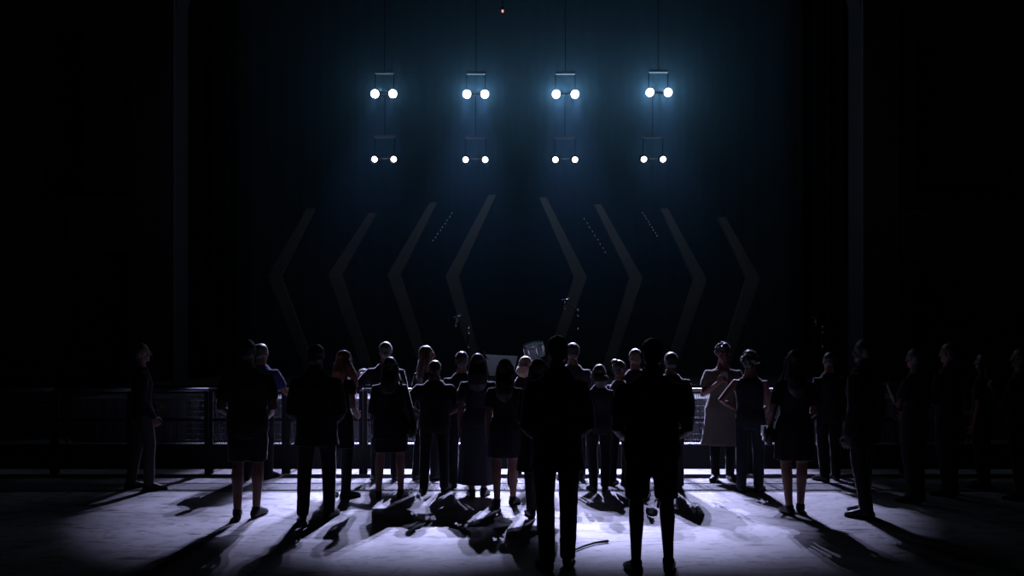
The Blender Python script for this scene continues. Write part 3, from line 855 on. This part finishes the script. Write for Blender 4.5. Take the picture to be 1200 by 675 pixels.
A = person(592, 593, 420, -.1, 'bare-legged woman with long dark hair in short skirt left of tall central man', ('down', 'front'), ('long', (.03, .02, .015)), ('blouse', (.035, .03, .035)), ('skirt_short', (.05, .055, .075)), sex='f', spread=.085, step=.09)
A = person(611, 568, 417, -.6, 'woman with bright blonde hair bending her head beside the drum', ('front', 'front'), ('bob', (.95, .66, .48)), ('tshirt', (.10, .06, .06)), ('trousers', (.04, .03, .03)), sex='f', yaw=-30, pitch=14, lean=.08)
A = person(631, 604, 420, 0, 'person in long dark coat half hidden by the tall central man', ('front', 'down'), ('long', (.02, .016, .014)), ('coat', (.028, .026, .028)), ('leggings', (.06, .035, .03)), sex='f', spread=.08)
A = person(653, 664, 394, .05, 'tall dark man in long coat and trousers standing nearest in the middle', ('front', 'front'), ('short', (.012, .01, .01)), ('jacket', BK), ('trousers', (.012, .012, .016)), wide=1.0, spread=.085, step=.07)
A = person(671, 563, 402, .15, 'man in light-edged shirt at the rail right of the tall central man', ('down', 'rail'), ('short', (.05, .04, .03)), ('tshirt', (.08, .08, .09)), ('trousers', (.03, .03, .035)))
A = person(702, 575, 427, .1, 'small person with shoulder-length dark hair holding a flat tablet', ('front', 'front'), ('bob', (.05, .04, .035)), ('longsleeve', (.03, .03, .035)), ('trousers', (.02, .02, .025)), sex='f', spread=.09)
S, E, Wr, nr = A['pose'][-1]
bm = B(); box(bm, (-.11, -.08, -.006), (.11, .08, .006), .004)
o = obj('tablet', bm, mat('tablet_grey', (.2, .2, .22), .3), None, False); o.location = A['M'] @ ((Wr + (Wr - E).normalized() * .13 + V((0, 0, .03))) * A['s'])
tag(o, 'flat grey tablet held low by the small dark-haired person', 'tablet')
A = person(726, 569, 422, -.75, 'short woman with a hair bun turned to the right showing her cheek', ('fold', 'fold'), ('bun', (.06, .045, .04)), ('tshirt', (.03, .03, .04)), ('trousers', (.025, .025, .03)), sex='f', yaw=-20, spread=.08)
A = person(744, 561, 409, .2, 'bald man at the rail just left of the man in shorts at front', ('down', 'down'), ('short', (.22, .16, .13)), ('tshirt', (.03, .03, .04)), ('trousers', (.025, .025, .03)))
A = person(764, 671, 397, -.03, 'big man in black shirt and knee shorts standing nearest at right of centre', ('front', 'front'), ('short', (.012, .01, .01)), ('tshirt', BK), ('shorts', (.014, .014, .018)), wide=1.18, spread=.125, step=.03, skin=mat('skin_deep', (.09, .06, .05), .55, scale=20))
A = person(786, 575, 413, .1, 'dark-clothed person mostly hidden behind the big man in shorts', ('down', 'down'), ('short', (.02, .016, .014)), ('longsleeve', (.03, .03, .035)), ('trousers', (.02, .02, .025)), wide=1.1)
A = person(847, 563, 403, PI - .25, 'woman in cream puff-sleeved dress with forearms raised to her chest', ('phone', 'phone'), ('curly', (.05, .04, .035)), ('dress', (.42, .36, .31)), ('leggings', (.02, .02, .025)), sex='f', wide=1.18, spread=.09, pitch=14)
phone_in(A, 1, 'black phone held in front of the cream dress')
A = person(879, 576, 413, -.35, 'man in sleeveless top and glasses with left hand on hip', ('hip', 'front'), ('curly', (.05, .035, .03)), ('tank', (.03, .03, .04)), ('trousers', (.03, .035, .05)), spread=.1, yaw=-35, extra=('glasses',))
A = person(931, 602, 410, -.1, 'woman in dark top and short skirt with bare legs, her left hand on a bag', ('bag', 'front'), ('long', (.03, .02, .018)), ('tshirt', (.022, .02, .026)), ('skirt_short', (.025, .02, .024)), sex='f', spread=.07, step=.05, wide=1.05)
shoulder_bag(A, -1, 'dark handbag hanging at the left hip of the woman with bare legs', w=.11, h=.18, zc=.84)
A = person(972, 563, 413, .2, 'man in dark shirt with bright outline along his left arm', ('down', 'down'), ('short', (.04, .03, .028)), ('longsleeve', (.03, .03, .035)), ('trousers', (.025, .025, .03)), wide=1.05)
A = person(1012, 605, 398, .7, 'man all in black whose left shoe points to the middle of the floor', ('down', 'down'), ('short', (.012, .01, .01)), ('jacket', BK), ('trousers', (.012, .012, .016)), wide=1.08, spread=.085, skin=mat('skin_deep', (.09, .06, .05), .55, scale=20))
A = person(1072, 588, 408, .5, 'dim person in the dark with a small glint held at chest height', ('phone', 'front'), ('short', (.04, .03, .03)), ('tshirt', (.03, .025, .03)), ('trousers', (.02, .02, .02)), sex='f')
A = person(1112, 580, 402, .5, 'dim tall person in dark shirt, second from the right edge', ('fold', 'fold'), ('short', (.04, .03, .03)), ('longsleeve', (.03, .025, .03)), ('trousers', (.03, .03, .03)))
A = person(1152, 572, 414, .6, 'dim long-haired person in dark clothes near the right edge', ('down', 'front'), ('long', (.04, .03, .03)), ('tshirt', (.05, .03, .03)), ('trousers', (.02, .02, .02)), sex='f')
A = person(1196, 585, 408, .6, 'dim person cut off by the right edge of the picture', ('phone', 'phone'), ('short', (.04, .03, .03)), ('longsleeve', (.04, .04, .05)), ('trousers', (.02, .02, .02)))

# black strap lying on the floor
bm = B()
pp = []
for (x, y) in ((662, 652), (672, 647), (684, 642), (697, 638), (712, 636)):
    d = F * EYE / (y - HOR); pp.append(V(((x - 600) / F * d, d, .014)))
tube(bm, pp, [.007, .008, .008, .009, .012], 10)
o = obj('cable', bm, M_black); tag(o, 'short black cable end lying on the lit floor between the two nearest men', 'cable')

for i, t in lab.items():
    t['label'] = 'steel barrier section ' + SECT[i]
